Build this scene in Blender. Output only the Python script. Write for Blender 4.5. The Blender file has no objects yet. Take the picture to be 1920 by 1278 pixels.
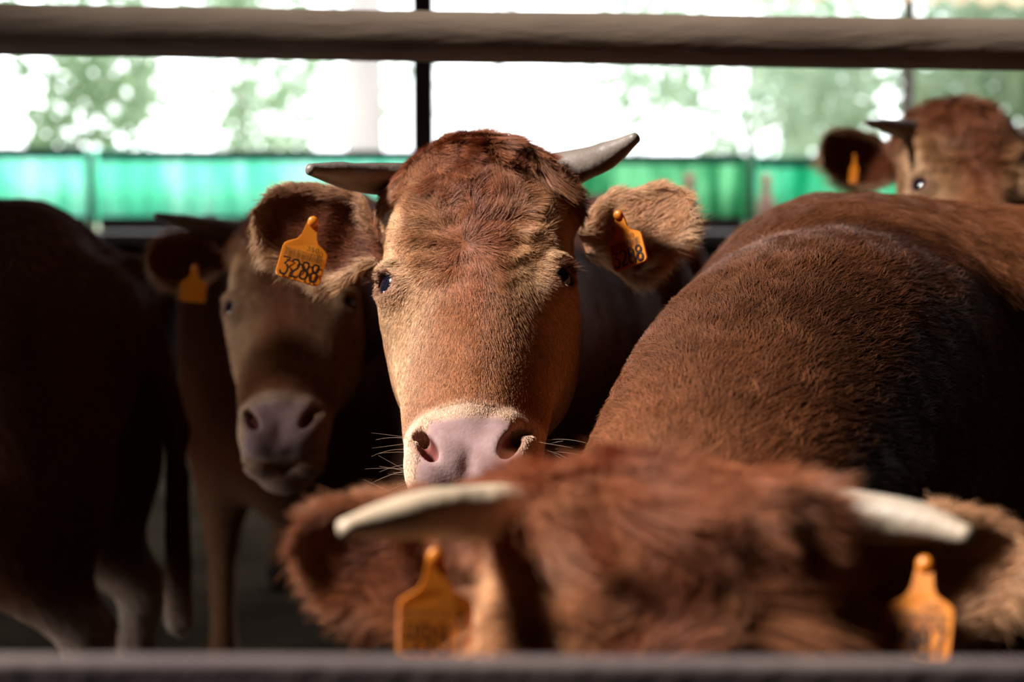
import bpy, math, random
import numpy as np
from mathutils import Vector, Matrix
from mathutils.kdtree import KDTree

QUAL = 1.0            # share of the full number of hairs
# ----------------------------------------------------------------- camera, world, lights
scene = bpy.context.scene
C = scene.collection
CAM = np.array([0.0, 0.0, 1.35]); PITCH = math.radians(6.0); LENS = 70.0
FPX = LENS / 36.0 * 1920.0
cam_d = bpy.data.cameras.new('camera'); cam = bpy.data.objects.new('camera', cam_d); C.objects.link(cam)
cam.location = CAM.tolist(); cam.rotation_euler = (math.pi / 2 - PITCH, 0, 0)
cam_d.lens = LENS; cam_d.sensor_width = 36.0; cam_d.clip_start = 0.05; cam_d.clip_end = 300
cam_d.dof.use_dof = True; cam_d.dof.focus_distance = 2.13; cam_d.dof.aperture_fstop = 3.7
scene.camera = cam
FWD = np.array([0, math.cos(PITCH), -math.sin(PITCH)]); UPV = np.array([0, math.sin(PITCH), math.cos(PITCH)]); RGT = np.array([1.0, 0, 0])

def at(px, py, d):
    """a place in the shed seen at pixel (px, py) of the 1920x1278 photograph, d metres along the view axis"""
    return CAM + FWD * d + RGT * ((px - 960) / FPX * d) - UPV * ((py - 639) / FPX * d)

scene.view_settings.view_transform = 'Standard'; scene.view_settings.look = 'None'
scene.view_settings.exposure = 0.0; scene.view_settings.gamma = 1.0; scene.view_settings.use_curve_mapping = False

world = bpy.data.worlds.new('world'); scene.world = world; world.use_nodes = True
bg = world.node_tree.nodes['Background']; bg.inputs[0].default_value = (0.94, 0.97, 1.0, 1); bg.inputs[1].default_value = 4.6

def area_light(name, loc, target, size, size_y, power, col=(1, 1, 1)):
    d = bpy.data.lights.new(name, 'AREA'); d.shape = 'RECTANGLE'; d.size = size; d.size_y = size_y
    d.energy = power; d.color = col
    o = bpy.data.objects.new(name, d); C.objects.link(o); o.location = loc
    o.rotation_euler = (Vector(target) - Vector(loc)).to_track_quat('-Z', 'Y').to_euler()
    return o
# daylight falling through the open side of the shed
area_light('daylight_side_opening', (-6.2, 1.15, 7.4), (0.1, 2.2, 1.1), 0.5, 1.3, 2650, (1.0, 0.955, 0.89))

area_light('shank_fill_light', (-3.7, 3.05, .40), (-.7, 3.5, .42), 0.7, 0.5, 48, (0.97, 0.98, 1.0))  # added lamp outside the low wall gap, brightens the pale hind shank

scene.cycles.max_bounces = 7; scene.cycles.diffuse_bounces = 3; scene.cycles.glossy_bounces = 3
scene.cycles.transmission_bounces = 4; scene.cycles.transparent_max_bounces = 6
scene.cycles.caustics_reflective = False; scene.cycles.caustics_refractive = False
scene.cycles_curves.shape = 'RIBBONS' if hasattr(scene, 'cycles_curves') else None

rng = np.random.default_rng(7); random.seed(7)

# ----------------------------------------------------------------- helpers: objects, materials
def link(o, parent=None):
    C.objects.link(o)
    if parent is not None: o.parent = parent
    return o

def tag(o, label=None, cat=None, group=None, kind=None):
    if label: o['label'] = label
    if cat: o['category'] = cat
    if group: o['group'] = group
    if kind: o['kind'] = kind
    return o

def mesh_obj(name, V, F, mat, parent=None, smooth=True, offset=(0, 0, 0), cols=None):
    m = bpy.data.meshes.new(name)
    V = np.asarray(V, dtype=np.float32) - np.asarray(offset, dtype=np.float32)
    m.from_pydata(V.tolist(), [], [list(map(int, f)) for f in F])
    m.update()
    if smooth: m.polygons.foreach_set('use_smooth', np.ones(len(m.polygons), dtype=bool))
    if cols is not None:
        a = m.color_attributes.new('col', 'FLOAT_COLOR', 'POINT')
        c4 = np.ones((len(V), 4), dtype=np.float32); c4[:, :3] = cols
        a.data.foreach_set('color', c4.ravel())
    m.materials.append(mat)
    return link(bpy.data.objects.new(name, m), parent)

def mat(name, color=(0.5, 0.5, 0.5), rough=0.6, spec=0.5, noise=None, bump=None, attr=None, attr_gain=1.0, trans=0.0, sheen=0.0):
    """noise=(scale, other colour, stretch xyz[, lo, hi]); bump=(scale, strength)"""
    m = bpy.data.materials.new(name); m.use_nodes = True
    nt = m.node_tree; b = nt.nodes['Principled BSDF']
    b.inputs['Roughness'].default_value = rough; b.inputs['Specular IOR Level'].default_value = spec
    b.inputs['Base Color'].default_value = (*color, 1)
    src = None
    if attr:
        a = nt.nodes.new('ShaderNodeAttribute'); a.attribute_name = attr; src = a.outputs['Color']
    if noise:
        tc = nt.nodes.new('ShaderNodeTexCoord'); mp = nt.nodes.new('ShaderNodeMapping'); n = nt.nodes.new('ShaderNodeTexNoise')
        mp.inputs['Scale'].default_value = noise[2]; n.inputs['Scale'].default_value = noise[0]; n.inputs['Detail'].default_value = 6
        nt.links.new(tc.outputs['Object'], mp.inputs[0]); nt.links.new(mp.outputs[0], n.inputs[0])
        r = nt.nodes.new('ShaderNodeMapRange'); lo, hi = (noise[3], noise[4]) if len(noise) > 3 else (0.35, 0.65)
        r.inputs[1].default_value = lo; r.inputs[2].default_value = hi
        nt.links.new(n.outputs[0], r.inputs[0])
        mx = nt.nodes.new('ShaderNodeMix'); mx.data_type = 'RGBA'
        nt.links.new(r.outputs[0], mx.inputs[0])
        if src is not None: nt.links.new(src, mx.inputs[6])
        else: mx.inputs[6].default_value = (*color, 1)
        if attr: mx.blend_type = 'MULTIPLY'
        mx.inputs[7].default_value = (*noise[1], 1)
        src = mx.outputs[2]
    if src is not None: nt.links.new(src, b.inputs['Base Color'])
    if bump:
        tc = nt.nodes.new('ShaderNodeTexCoord'); n = nt.nodes.new('ShaderNodeTexNoise'); n.inputs['Scale'].default_value = bump[0]; n.inputs['Detail'].default_value = 5
        if len(bump) > 2:
            mp = nt.nodes.new('ShaderNodeMapping'); mp.inputs['Scale'].default_value = bump[2]
            nt.links.new(tc.outputs['Object'], mp.inputs[0]); nt.links.new(mp.outputs[0], n.inputs[0])
        else: nt.links.new(tc.outputs['Object'], n.inputs[0])
        bp = nt.nodes.new('ShaderNodeBump'); bp.inputs['Strength'].default_value = bump[1]; bp.inputs['Distance'].default_value = 0.01
        nt.links.new(n.outputs[0], bp.inputs['Height']); nt.links.new(bp.outputs[0], b.inputs['Normal'])
    if trans:
        t = nt.nodes.new('ShaderNodeBsdfTranslucent'); ms = nt.nodes.new('ShaderNodeMixShader'); ms.inputs[0].default_value = trans
        if src is not None: nt.links.new(src, t.inputs[0])
        else: t.inputs[0].default_value = (*color, 1)
        out = nt.nodes['Material Output']
        nt.links.new(b.outputs[0], ms.inputs[1]); nt.links.new(t.outputs[0], ms.inputs[2]); nt.links.new(ms.outputs[0], out.inputs[0])
    return m

def hair_mat(name):
    m = bpy.data.materials.new(name); m.use_nodes = True
    nt = m.node_tree; b = nt.nodes['Principled BSDF']; out = nt.nodes['Material Output']
    a = nt.nodes.new('ShaderNodeAttribute'); a.attribute_name = 'hcol'
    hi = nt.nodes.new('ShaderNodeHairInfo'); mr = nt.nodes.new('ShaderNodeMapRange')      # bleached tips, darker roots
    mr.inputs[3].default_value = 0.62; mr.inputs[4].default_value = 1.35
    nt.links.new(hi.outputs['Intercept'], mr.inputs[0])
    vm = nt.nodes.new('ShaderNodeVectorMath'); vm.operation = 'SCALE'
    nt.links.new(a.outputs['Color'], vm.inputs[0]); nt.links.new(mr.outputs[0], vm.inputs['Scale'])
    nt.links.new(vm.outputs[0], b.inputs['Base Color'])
    b.inputs['Roughness'].default_value = 0.48; b.inputs['Specular IOR Level'].default_value = 0.3
    return m

M_SKIN = mat('cow_skin', rough=0.9, spec=0.08, attr='col', noise=(60, (0.8, 0.74, 0.7), (1, 1, 1)), bump=(300, 0.08))
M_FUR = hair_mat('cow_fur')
M_LEATHER = mat('nose_leather', rough=0.42, spec=0.5, attr='col', noise=(90, (0.8, 0.72, 0.72), (1, 1, 1), 0.45, 0.75), bump=(260, 0.5))
M_HORN = mat('horn_keratin', (0.12, 0.088, 0.074), 0.48, 0.45, noise=(14, (0.19, 0.15, 0.125), (1, 1, 1)), bump=(60, 0.25))
M_HORN_PALE = mat('horn_keratin_pale', (0.56, 0.42, 0.29), 0.5, 0.4, noise=(13, (0.09, 0.075, 0.065), (1, 1, 1), 0.55, 0.70), bump=(40, 0.3))
M_HORN_CREAM = mat('horn_keratin_cream', (0.38, 0.30, 0.23), 0.5, 0.4, noise=(11, (0.40, 0.26, 0.12), (1, 1, 1), 0.5, 0.72), bump=(40, 0.3))
M_EYE = mat('eyeball', (0.006, 0.006, 0.012), 0.04, 0.8)
M_TAG = mat('tag_plastic', (0.80, 0.26, 0.02), 0.35, 0.5, noise=(40, (0.74, 0.22, 0.015), (1, 1, 1)), trans=0.25)
M_INK = mat('tag_ink', (0.018, 0.006, 0.004), 0.5, 0.3)
M_INK_FADED = mat('tag_ink_faded', (0.11, 0.045, 0.012), 0.5, 0.3)

# ----------------------------------------------------------------- numeric helpers
def nrm(v):
    v = np.asarray(v, dtype=np.float64); return v / np.maximum(np.linalg.norm(v, axis=-1, keepdims=True), 1e-9)
_nr = np.random.default_rng(3)
_ND = nrm(_nr.normal(size=(3, 14, 3))) * _nr.uniform(0.6, 1.6, size=(3, 14, 1)); _NP = _nr.uniform(0, 6.28, size=(3, 14))
def vnoise(P, freq, seed=0.0):
    """smooth vector noise, about +-1"""
    out = np.zeros((len(P), 3))
    for k in range(3):
        s = np.sin(P @ (_ND[k].T * freq * 6.28) + _NP[k] + seed * (k + 1.3))
        out[:, k] = s.sum(1) / 14 ** 0.5
    return out
def snoise(P, freq, seed=0.0): return vnoise(P, freq, seed)[:, 0]

def smin(a, b, k):
    h = np.clip(0.5 + 0.5 * (b - a) / k, 0, 1); return b * (1 - h) + a * h - k * h * (1 - h)
def smax(a, b, k): return -smin(-a, -b, k)
def ell(P, c, r, R=None):
    q = P - np.asarray(c, dtype=np.float32)
    if R is not None: q = q @ np.asarray(R, dtype=np.float32)
    k0 = np.linalg.norm(q / np.asarray(r, dtype=np.float32), axis=-1); k1 = np.linalg.norm(q / np.square(np.asarray(r, dtype=np.float32)), axis=-1)
    return k0 * (k0 - 1) / np.maximum(k1, 1e-6)
def cone(P, a, b, ra, rb):
    a = np.asarray(a, dtype=np.float32); b = np.asarray(b, dtype=np.float32); ab = b - a
    t = np.clip(((P - a) @ ab) / (ab @ ab), 0, 1)
    return np.linalg.norm(P - a - t[..., None] * ab, axis=-1) - (ra + (rb - ra) * t)
def rotm(ax, ang): return np.array(Matrix.Rotation(ang, 3, ax))

def surface_nets(f, lo, hi, h):
    """mesh the zero level of f over a box of cells h wide"""
    lo = np.asarray(lo, dtype=np.float32); n = np.ceil((np.asarray(hi) - lo) / h).astype(int) + 1
    ax = [lo[i] + h * np.arange(n[i], dtype=np.float32) for i in range(3)]
    val = np.empty(n, dtype=np.float32)
    step = max(1, int(400000 / (n[1] * n[2])))
    for i in range(0, n[0], step):
        X, Y, Z = np.meshgrid(ax[0][i:i + step], ax[1], ax[2], indexing='ij')
        val[i:i + step] = f(np.stack([X, Y, Z], -1).reshape(-1, 3)).reshape(X.shape)
    ins = val < 0
    acc = np.zeros((n[0] * n[1] * n[2], 3)); cnt = np.zeros(n[0] * n[1] * n[2])
    cid = lambda i, j, k: (i * n[1] + j) * n[2] + k
    quads = []
    for a in range(3):
        b, c = (a + 1) % 3, (a + 2) % 3
        s0 = [slice(None)] * 3; s1 = [slice(None)] * 3; s0[a] = slice(0, -1); s1[a] = slice(1, None)
        cr = ins[tuple(s0)] != ins[tuple(s1)]
        I = np.argwhere(cr)
        I = I[(I[:, b] > 0) & (I[:, c] > 0)]
        v0 = val[tuple(I.T)]; J = I.copy(); J[:, a] += 1; v1 = val[tuple(J.T)]
        t = v0 / (v0 - v1); P = I.astype(np.float64); P[:, a] += t
        q = []
        for db, dc in ((0, 0), (-1, 0), (-1, -1), (0, -1)):
            K = I.copy(); K[:, b] += db; K[:, c] += dc
            ci = cid(K[:, 0], K[:, 1], K[:, 2]); q.append(ci)
            for d in range(3): acc[:, d] += np.bincount(ci, P[:, d], len(cnt))
            cnt += np.bincount(ci, minlength=len(cnt))
        q = np.stack(q, 1); fl = v0 >= 0; q[fl] = q[fl][:, ::-1]
        quads.append(q)
    Q = np.concatenate(quads); used = np.flatnonzero(cnt > 0); mp = np.full(len(cnt), -1); mp[used] = np.arange(len(used))
    V = acc[used] / cnt[used][:, None] * h + lo
    Q = mp[Q]
    return V, Q[:, [0, 1, 2, 3]]

def vert_normals(V, F):
    F = np.asarray(F); n = np.cross(V[F[:, 2]] - V[F[:, 0]], V[F[:, -1]] - V[F[:, 1]])
    N = np.zeros_like(V)
    for k in range(F.shape[1]):
        for d in range(3): N[:, d] += np.bincount(F[:, k], n[:, d], len(V))
    return nrm(N)

class Piece:
    """a stretch of one animal's skin with what the fur needs: lie of the hair, length, colour, density"""
    def __init__(s, V, F, N=None):
        s.V = np.asarray(V, dtype=np.float64); s.F = np.asarray(F); s.N = vert_normals(s.V, s.F) if N is None else N
        n = len(s.V); s.dir = np.zeros((n, 3)); s.len = np.full(n, 0.012); s.col = np.full((n, 3), 0.3); s.dens = np.ones(n); s.lift = np.full(n, 0.3); s.curl = np.full(n, 0.3); s.skin = None
    def xf(s, R, T, sc=1.0):
        p = Piece(s.V @ R.T * sc + T, s.F, s.N @ R.T); p.dir = s.dir @ R.T
        for k in ('len', 'col', 'dens', 'lift', 'curl'): setattr(p, k, getattr(s, k).copy())
        p.skin = None if s.skin is None else s.skin.copy()
        return p

def join_pieces(ps):
    V = []; F = []; c = []; o = 0
    for p in ps:
        V.append(p.V); F += (p.F + o).tolist(); c.append(p.col * 0.6 if p.skin is None else p.skin); o += len(p.V)
    return np.concatenate(V), F, np.concatenate(c)

def grow(name, pieces, n, parent, off, seed=1, thick=0.00016, clump=0.5, clump_n=0.04, K=6, sees=-0.25, rand=.22):
    """hair strands rooted on the pieces; denser where dens is high"""
    r = np.random.default_rng(seed)
    n = int(n * QUAL)
    tris = []; base = 0; A = {k: [] for k in ('V', 'N', 'dir', 'len', 'col', 'dens', 'lift', 'curl')}
    for p in pieces:
        F = p.F; t = np.concatenate([F[:, [0, 1, 2]], F[:, [0, 2, 3]]]) + base if F.shape[1] == 4 else F + base
        tris.append(t); base += len(p.V)
        for k in A: A[k].append(getattr(p, k))
    T = np.concatenate(tris); A = {k: np.concatenate(v) for k, v in A.items()}
    a, b, c = A['V'][T[:, 0]], A['V'][T[:, 1]], A['V'][T[:, 2]]
    ar = 0.5 * np.linalg.norm(np.cross(b - a, c - a), axis=1) * A['dens'][T].mean(1)
    cen = (a + b + c) / 3; vis = np.einsum('ij,ij->i', nrm(CAM - cen), A['N'][T].mean(1)) > sees
    # only what could be seen from about here
    q = cen - CAM; dep = q @ FWD; u = q @ RGT / dep * FPX; v = -(q @ UPV) / dep * FPX
    vis &= (np.abs(u) < 1150) & (np.abs(v) < 800) & (dep > 0.3)
    ar = ar * vis
    if ar.sum() <= 0: return None
    ti = r.choice(len(T), n, p=ar / ar.sum())
    w = r.dirichlet((1, 1, 1), n)
    g = lambda k: (A[k][T[ti]] * (w[..., None] if A[k].ndim == 2 else w)).sum(1)
    P = g('V'); N = nrm(g('N')); D = g('dir'); L = g('len'); col = g('col'); lift = np.maximum(g('lift'), .17); curl = g('curl')
    D = D + rand * r.normal(size=(n, 3)) + vnoise(P, 9, seed) * 0.28 * curl[:, None] + vnoise(P, 26, seed) * 0.30 * curl[:, None]
    D = nrm(D - (D * N).sum(1)[:, None] * N)
    L = L * r.uniform(0.55, 1.15, n) * (1 + 0.2 * snoise(P, 14, seed + 2))
    t = np.linspace(0, 1, K)[None, :, None]
    lf = (lift * r.uniform(0.6, 1.4, n))[:, None, None]
    arc = t * L[:, None, None]
    pts = P[:, None] + arc * (D[:, None] * (1 - 0.3 * lf) + N[:, None] * lf * (1 - 0.62 * t)) - N[:, None] * 0.0002
    # curls and coherent locks
    side = np.cross(N, D)
    wav = vnoise(P, 22, seed + 5)
    pts += side[:, None] * (wav[:, :1, None] * (t ** 2) * (L * curl)[:, None, None] * 0.9)
    pts += N[:, None] * (np.abs(wav[:, 1:2, None]) * (t ** 2) * (L * curl)[:, None, None] * 0.30)
    if clump > 0:
        nc = max(10, int(n * clump_n)); ci = r.choice(n, nc, replace=False)
        kd = KDTree(nc)
        for i, j in enumerate(ci): kd.insert(P[j], i)
        kd.balance()
        near = np.array([kd.find(p)[1] for p in P])
        tgt = pts[ci[near]]
        dist = np.linalg.norm(P - P[ci[near]], axis=1)
        k = (clump * np.clip(curl * 1.6, 0.25, 1) * r.uniform(0.5, 1.0, n) * (dist < 0.6 * L + 0.004))[:, None, None] * t ** 1.5
        pts = pts * (1 - k) + tgt * k
        col = col * (1 + 0.20 * (r.random(nc)[near] - 0.5))[:, None]
    rad = thick * (1 - 0.75 * np.linspace(0, 1, K) ** 1.5)[None] * r.uniform(0.7, 1.3, n)[:, None]
    col = col * r.uniform(0.6, 1.4, n)[:, None]
    pts = pts - np.asarray(off)
    cd = bpy.data.hair_curves.new(name); cd.add_curves([K] * n)
    cd.position_data.foreach_set('vector', pts.astype(np.float32).ravel())
    ra = cd.attributes.get('radius') or cd.attributes.new('radius', 'FLOAT', 'POINT')
    ra.data.foreach_set('value', rad.astype(np.float32).ravel())
    ca = cd.attributes.new('hcol', 'FLOAT_COLOR', 'CURVE'); c4 = np.ones((n, 4), dtype=np.float32); c4[:, :3] = np.clip(col, 0, 1)
    ca.data.foreach_set('color', c4.ravel())
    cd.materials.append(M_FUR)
    return link(bpy.data.objects.new(name, cd), parent)

# ----------------------------------------------------------------- the cow's head (local: x across, -y out of the face, z up, poll at 0)
EYE = np.array([0.0865, 0.004, -0.205])
def head_sdf(P):
    P = P.astype(np.float32); Q = P.copy(); Q[:, 0] = np.abs(Q[:, 0])
    d = ell(Q, (0, .055, -.115), (.108, .098, .135))
    d = smin(d, ell(Q, (0, .045, -.048), (.098, .072, .058)), .03)           # poll
    d = smin(d, ell(Q, (.078, .045, -.072), (.040, .036, .034)), .025)          # horn root
    d = smin(d, ell(Q, (.062, .004, -.165), (.036, .036, .056), rotm('Y', .25)), .03)    # brow
    d = smin(d, ell(Q, (.078, .028, -.207), (.034, .040, .042)), .03)          # orbit
    d = smin(d, cone(Q, (0, .024, -.20), (0, -.022, -.40), .064, .044), .035)   # bridge
    d = smin(d, cone(Q, (.030, .06, -.22), (.030, .005, -.41), .070, .046), .03)
    d = smin(d, ell(Q, (.055, .125, -.215), (.055, .085, .125), rotm('X', -.35)), .045)  # cheek
    d = smin(d, cone(Q, (.02, .165, -.22), (.022, .045, -.44), .055, .030), .03)     # jaw
    d = smin(d, ell(Q, (0, -.002, -.452), (.070, .054, .050)), .022)            # muzzle
    d = smin(d, ell(Q, (.036, -.022, -.445), (.034, .038, .046)), .014)         # side of the nose
    d = smin(d, ell(Q, (.034, .010, -.488), (.034, .036, .024)), .015)          # lip
    d = smin(d, ell(Q, (0, .042, -.500), (.044, .036, .024)), .012)             # chin
    # nose leather front, a little flat, with a furrow and the two nostrils
    d = smax(d, -ell(Q, (0, -.066, -.478), (.009, .020, .030)), .010)
    d = smin(d, ell(Q, (.030, -.044, -.415), (.020, .010, .010), rotm('Y', -.5)), .010)
    nos = smin(ell(Q, (.043, -.052, -.445), (.0088, .023, .018), rotm('Y', .5)), ell(Q, (.052, -.036, -.424), (.0075, .018, .011), rotm('Y', .9)), .008)
    d = smax(d, -nos, .007)
    mouth = np.abs(Q[:, 2] + .506 - .22 * Q[:, 0] - Q[:, 1] * .08 - .003 * np.exp(-((Q[:, 0]) / .02) ** 2)) - .0026
    d = np.where((Q[:, 1] < .05), smax(d, -smax(mouth, -(d + .009), .004), .007), d)
    # eye: lids round a ball, opened to the front and side
    e = np.linalg.norm(Q - EYE.astype(np.float32), axis=1)
    d = smin(d, e - .0255, .014)
    fw = nrm(np.array([.74, -.67, -.02])); Re = np.stack([nrm(np.cross(fw, (0, 0, 1))), fw, np.cross(nrm(np.cross(fw, (0, 0, 1))), fw)], 1)
    d = smax(d, -ell(Q, EYE + fw * .022, (.0155, .022, .0118), Re), .004)
    d = smin(d, ell(Q, EYE + fw * .016 + np.array([0, -.004, .020]), (.020, .010, .004), Re), .010)
    # wrinkles of the forehead
    wr = np.sin(Q[:, 2] * 260 + np.sin(Q[:, 0] * 55) * 2.2) * np.exp(-((Q[:, 2] + .165) / .035) ** 2 - ((Q[:, 0] - .035) / .035) ** 2 - (np.minimum(Q[:, 1] + .03, 1) / .05) ** 2)
    return d - wr * .0016

HV, HF = surface_nets(head_sdf, (-.16, -.12, -.56), (.16, .26, .05), .0036)
HEAD = Piece(HV, HF)

def S(x, a, b): return np.clip((x - a) / (b - a), 0, 1) ** 2 * (3 - 2 * np.clip((x - a) / (b - a), 0, 1))
GINGER = np.array([.29, .102, .034]); RED = np.array([.23, .070, .029]); CREAM = np.array([.72, .46, .27]); GOLD = np.array([.52, .25, .085]); PINK = np.array([.36, .235, .23]); TAN = np.array([.55, .29, .15])

def dress_head(p, shag=1.0, pale=1.0, dark=1.0, side=.3):
    V = p.V; x, y, z = V.T; ax = np.abs(x); n = len(V)
    front = S(-p.N[:, 1], -.1, .5)
    col = np.tile(GINGER, (n, 1))
    def mix(c, m): nonlocal col; m = np.clip(m, 0, 1)[:, None]; col = col * (1 - m) + np.asarray(c) * m
    mix(RED, S(z, -.21, -.12) * .95); mix(RED * 1.15, np.exp(-((z + .19) / .09) ** 2 - (ax / .045) ** 2) * .9)
    mix(GOLD, np.exp(-((z + .13) / .045) ** 2 - ((ax - .085) / .03) ** 2) * .75)
    mix(GOLD * .9, np.exp(-((z + .20) / .05) ** 2 - ((ax - .055) / .02) ** 2) * .5)
    ed = np.linalg.norm(np.c_[ax, y, z] - EYE, axis=1)
    mix(CREAM * pale * .92, np.exp(-((np.linalg.norm((np.c_[ax, y, z] - EYE - np.array([.004, 0, .008])) * np.array([1, 1, .50]), axis=1)) / .052) ** 2) * .9)
    mix(CREAM * .9, S(ax, .062, .092) * S(-z, .09, .16) * side * (1 - S(y, .08, .13)))
    mix(CREAM * .85, np.exp(-((z + .30) / .07) ** 2 - ((ax - .09) / .035) ** 2) * .55)
    mix(np.array([.36, .15, .12]), np.exp(-((ed - .020) / .007) ** 2) * .8)
    mz = S(-z, .385, .405)
    mix(np.array([.66, .43, .30]), mz)
    leather = S(-z, .408 , .420) * S(.052 - ax + .25 * (-z - .45), -.004, .006) * S(-y, .012, .028) * S(z, -.502, -.494)
    mix(PINK, leather)
    nos = np.exp(-(((ax - .044) / .013) ** 2 + ((z + .442) / .020) ** 2)) * S(-p.N[:, 1] * 0 + .062 + y, .002, .016)
    mix(np.array([.20, .06, .05]), nos * 1.3)
    lip = S(-z, .500, .512); mix(np.array([.60, .40, .33]), lip * .5)
    back = S(y, .10, .20); mix(RED * .7, back)
    p.skin = col.copy() * np.where(leather > .5, 1, .62)[:, None]  # skin darkened under the fur, stands in for shade between hairs
    p.col = col * dark
    # lie of the hair: away from the whorl between the eyes; the poll tuft falls forward over it
    wh = np.array([-.008, -.03, -.178]); d = V - wh; d = nrm(d * np.array([1.0, .6, 1.0]))
    up = S(z, -.10, -.055)
    fall = np.stack([x * 2.0 + .05 * np.sign(x), -.2 * np.ones(n), -np.ones(n)], 1)
    fall = nrm(fall)
    low = S(-z, .24, .36); down = nrm(np.stack([x * 2.5, .1 * np.ones(n), -np.ones(n)], 1))
    sidew = nrm(np.stack([x * 0, .8 * np.ones(n), -.6 * np.ones(n)], 1)); sd = S(y, .03, .09)[:, None]
    d = d * (1 - up[:, None]) + fall * up[:, None]
    d = d * (1 - low[:, None]) + down * low[:, None]
    d = d * (1 - sd) + sidew * sd
    p.dir = nrm(d)
    L = np.full(n, .013)
    fore = np.exp(-((z + .12) / .075) ** 2) * np.exp(-(ax / .100) ** 4) * (1 - S(y, .07, .13))
    L += fore * .017 * shag + S(z, -.10, -.05) * .015 * shag * (1 - S(y, .06, .12))
    L *= (1 - .60 * np.exp(-(ed / .045) ** 2)); L *= 1 - .30 * S(-z, .26, .36)
    L = np.where(mz > .5, .0045, L)
    p.len = L
    p.dens = np.where(leather > .3, 0.0, 1.0) * np.where(nos > .35, 0, 1) * np.where(ed < .0225, 0, 1) * (1 + .4 * fore + .8 * low)
    p.lift = .07 + .20 * fore + .08 * up
    p.curl = .08 + .9 * fore * shag ** .5 + .5 * up * (1 - S(y, .06, .14))
    return p

def make_ear(root, tip, front, W, cup=.6, seed=0, col_in=RED, col_out=GINGER, droop=.0, fringe=CREAM, curlback=0.0):
    """a leaf-shaped ear folded to a trumpet at its root; opens towards `front`"""
    root = np.asarray(root); tip = np.asarray(tip); a = tip - root; L = np.linalg.norm(a); a = a / L
    f = np.asarray(front, dtype=float); f = nrm(f - (f @ a) * a); s = np.cross(a, f)
    if s[2] < 0: s = -s                                     # s: the upper edge side
    nu, nv = 46, 40; u = np.linspace(0, 1, nu)[:, None]; v = np.linspace(-1, 1, nv)[None]
    w = W * (.30 + .70 * S(u, .02, .42)) * np.sqrt(np.clip(1 - np.clip((u - .50) / .50, 0, 1) ** 2.3, 0, 1))
    A = 2.3 - 1.15 * S(u, 0, .34) - (1 - cup) * .5 * S(u, .2, .6)
    d = w * (.95 - (.95 - cup) * S(u, 0, .5))
    ang = v * A
    lat = w * np.sin(np.clip(ang, -1.57, 1.57)) * np.where(np.abs(ang) > 1.57, np.sin(np.abs(ang)), 1)
    dep = -d * np.cos(ang)
    asym = .12 * W * np.sin(u * 3.14)                            # lower lobe hangs fuller
    def shell(th):
        k = 1 + th / np.maximum(W, .01)
        P = root + a * (u * L)[..., None] + s * (lat * k - asym * (1 - v) * .5)[..., None] + f * (dep * k + th * -0.4)[..., None]
        P = P + f * (curlback * W * (u ** 3) * 1.0)[..., None] + (-np.array([0, 0, 1.0])) * (droop * L * u ** 2)[..., None]
        return P
    I = shell(0.0).reshape(-1, 3); O = shell(.007).reshape(-1, 3)
    F = []
    idx = lambda i, j: i * nv + j
    n0 = nu * nv
    for i in range(nu - 1):
        for j in range(nv - 1):
            F.append((idx(i, j), idx(i, j + 1), idx(i + 1, j + 1), idx(i + 1, j)))
            F.append((n0 + idx(i, j), n0 + idx(i + 1, j), n0 + idx(i + 1, j + 1), n0 + idx(i, j + 1)))
        for j, fl in ((0, 0), (nv - 1, 1)):
            q = (idx(i, j), idx(i + 1, j), n0 + idx(i + 1, j), n0 + idx(i, j)); F.append(q if not fl else q[::-1])
    for j in range(nv - 1): q = (idx(nu - 1, j), idx(nu - 1, j + 1), n0 + idx(nu - 1, j + 1), n0 + idx(nu - 1, j)); F.append(q)
    V = np.concatenate([I, O]); F = np.array(F)
    N = vert_normals(V, F)
    # orientation: the outer sheet must face away from the hollow
    mid = n0 + idx(nu // 2, nv // 2)
    if N[mid] @ f > 0: F = F[:, ::-1]; N = -N
    p = Piece(V, F, N); n = len(V)
    U = np.tile(np.broadcast_to(u, (nu, nv)).ravel(), 2); VV = np.tile(np.broadcast_to(v, (nu, nv)).ravel(), 2); inner = np.arange(n) < n0
    edge = S(np.abs(VV), .72, .98); low = S(-VV, .1, .9); te = S(U, .80, 1)
    col = np.where(inner[:, None], col_in, col_out)
    rim = np.maximum(edge * np.where(VV < 0, 1, .35), te * .3)[:, None] * .8
    col = col * (1 - rim) + fringe * rim
    p.col = col; p.skin = np.where(inner[:, None], col_in * .8 + np.array([.05, .0, .0]), col_out * .7)
    p.dir = nrm(a * 1.0 + s * (VV * np.where(inner, -.25, .5))[:, None] + (-s) * (low * edge * 1.3)[:, None])
    p.len = np.where(inner, .023, .013) + .012 * edge * low + .004 * edge
    p.dens = np.where(inner, .8, 1.0) * (1 + .9 * edge); p.lift = np.where(inner, .30, .22) + .25 * edge; p.curl = np.full(n, .28)
    return p, dict(root=root, a=a, s=s, f=f, L=L, W=W, d=cup)

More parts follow.
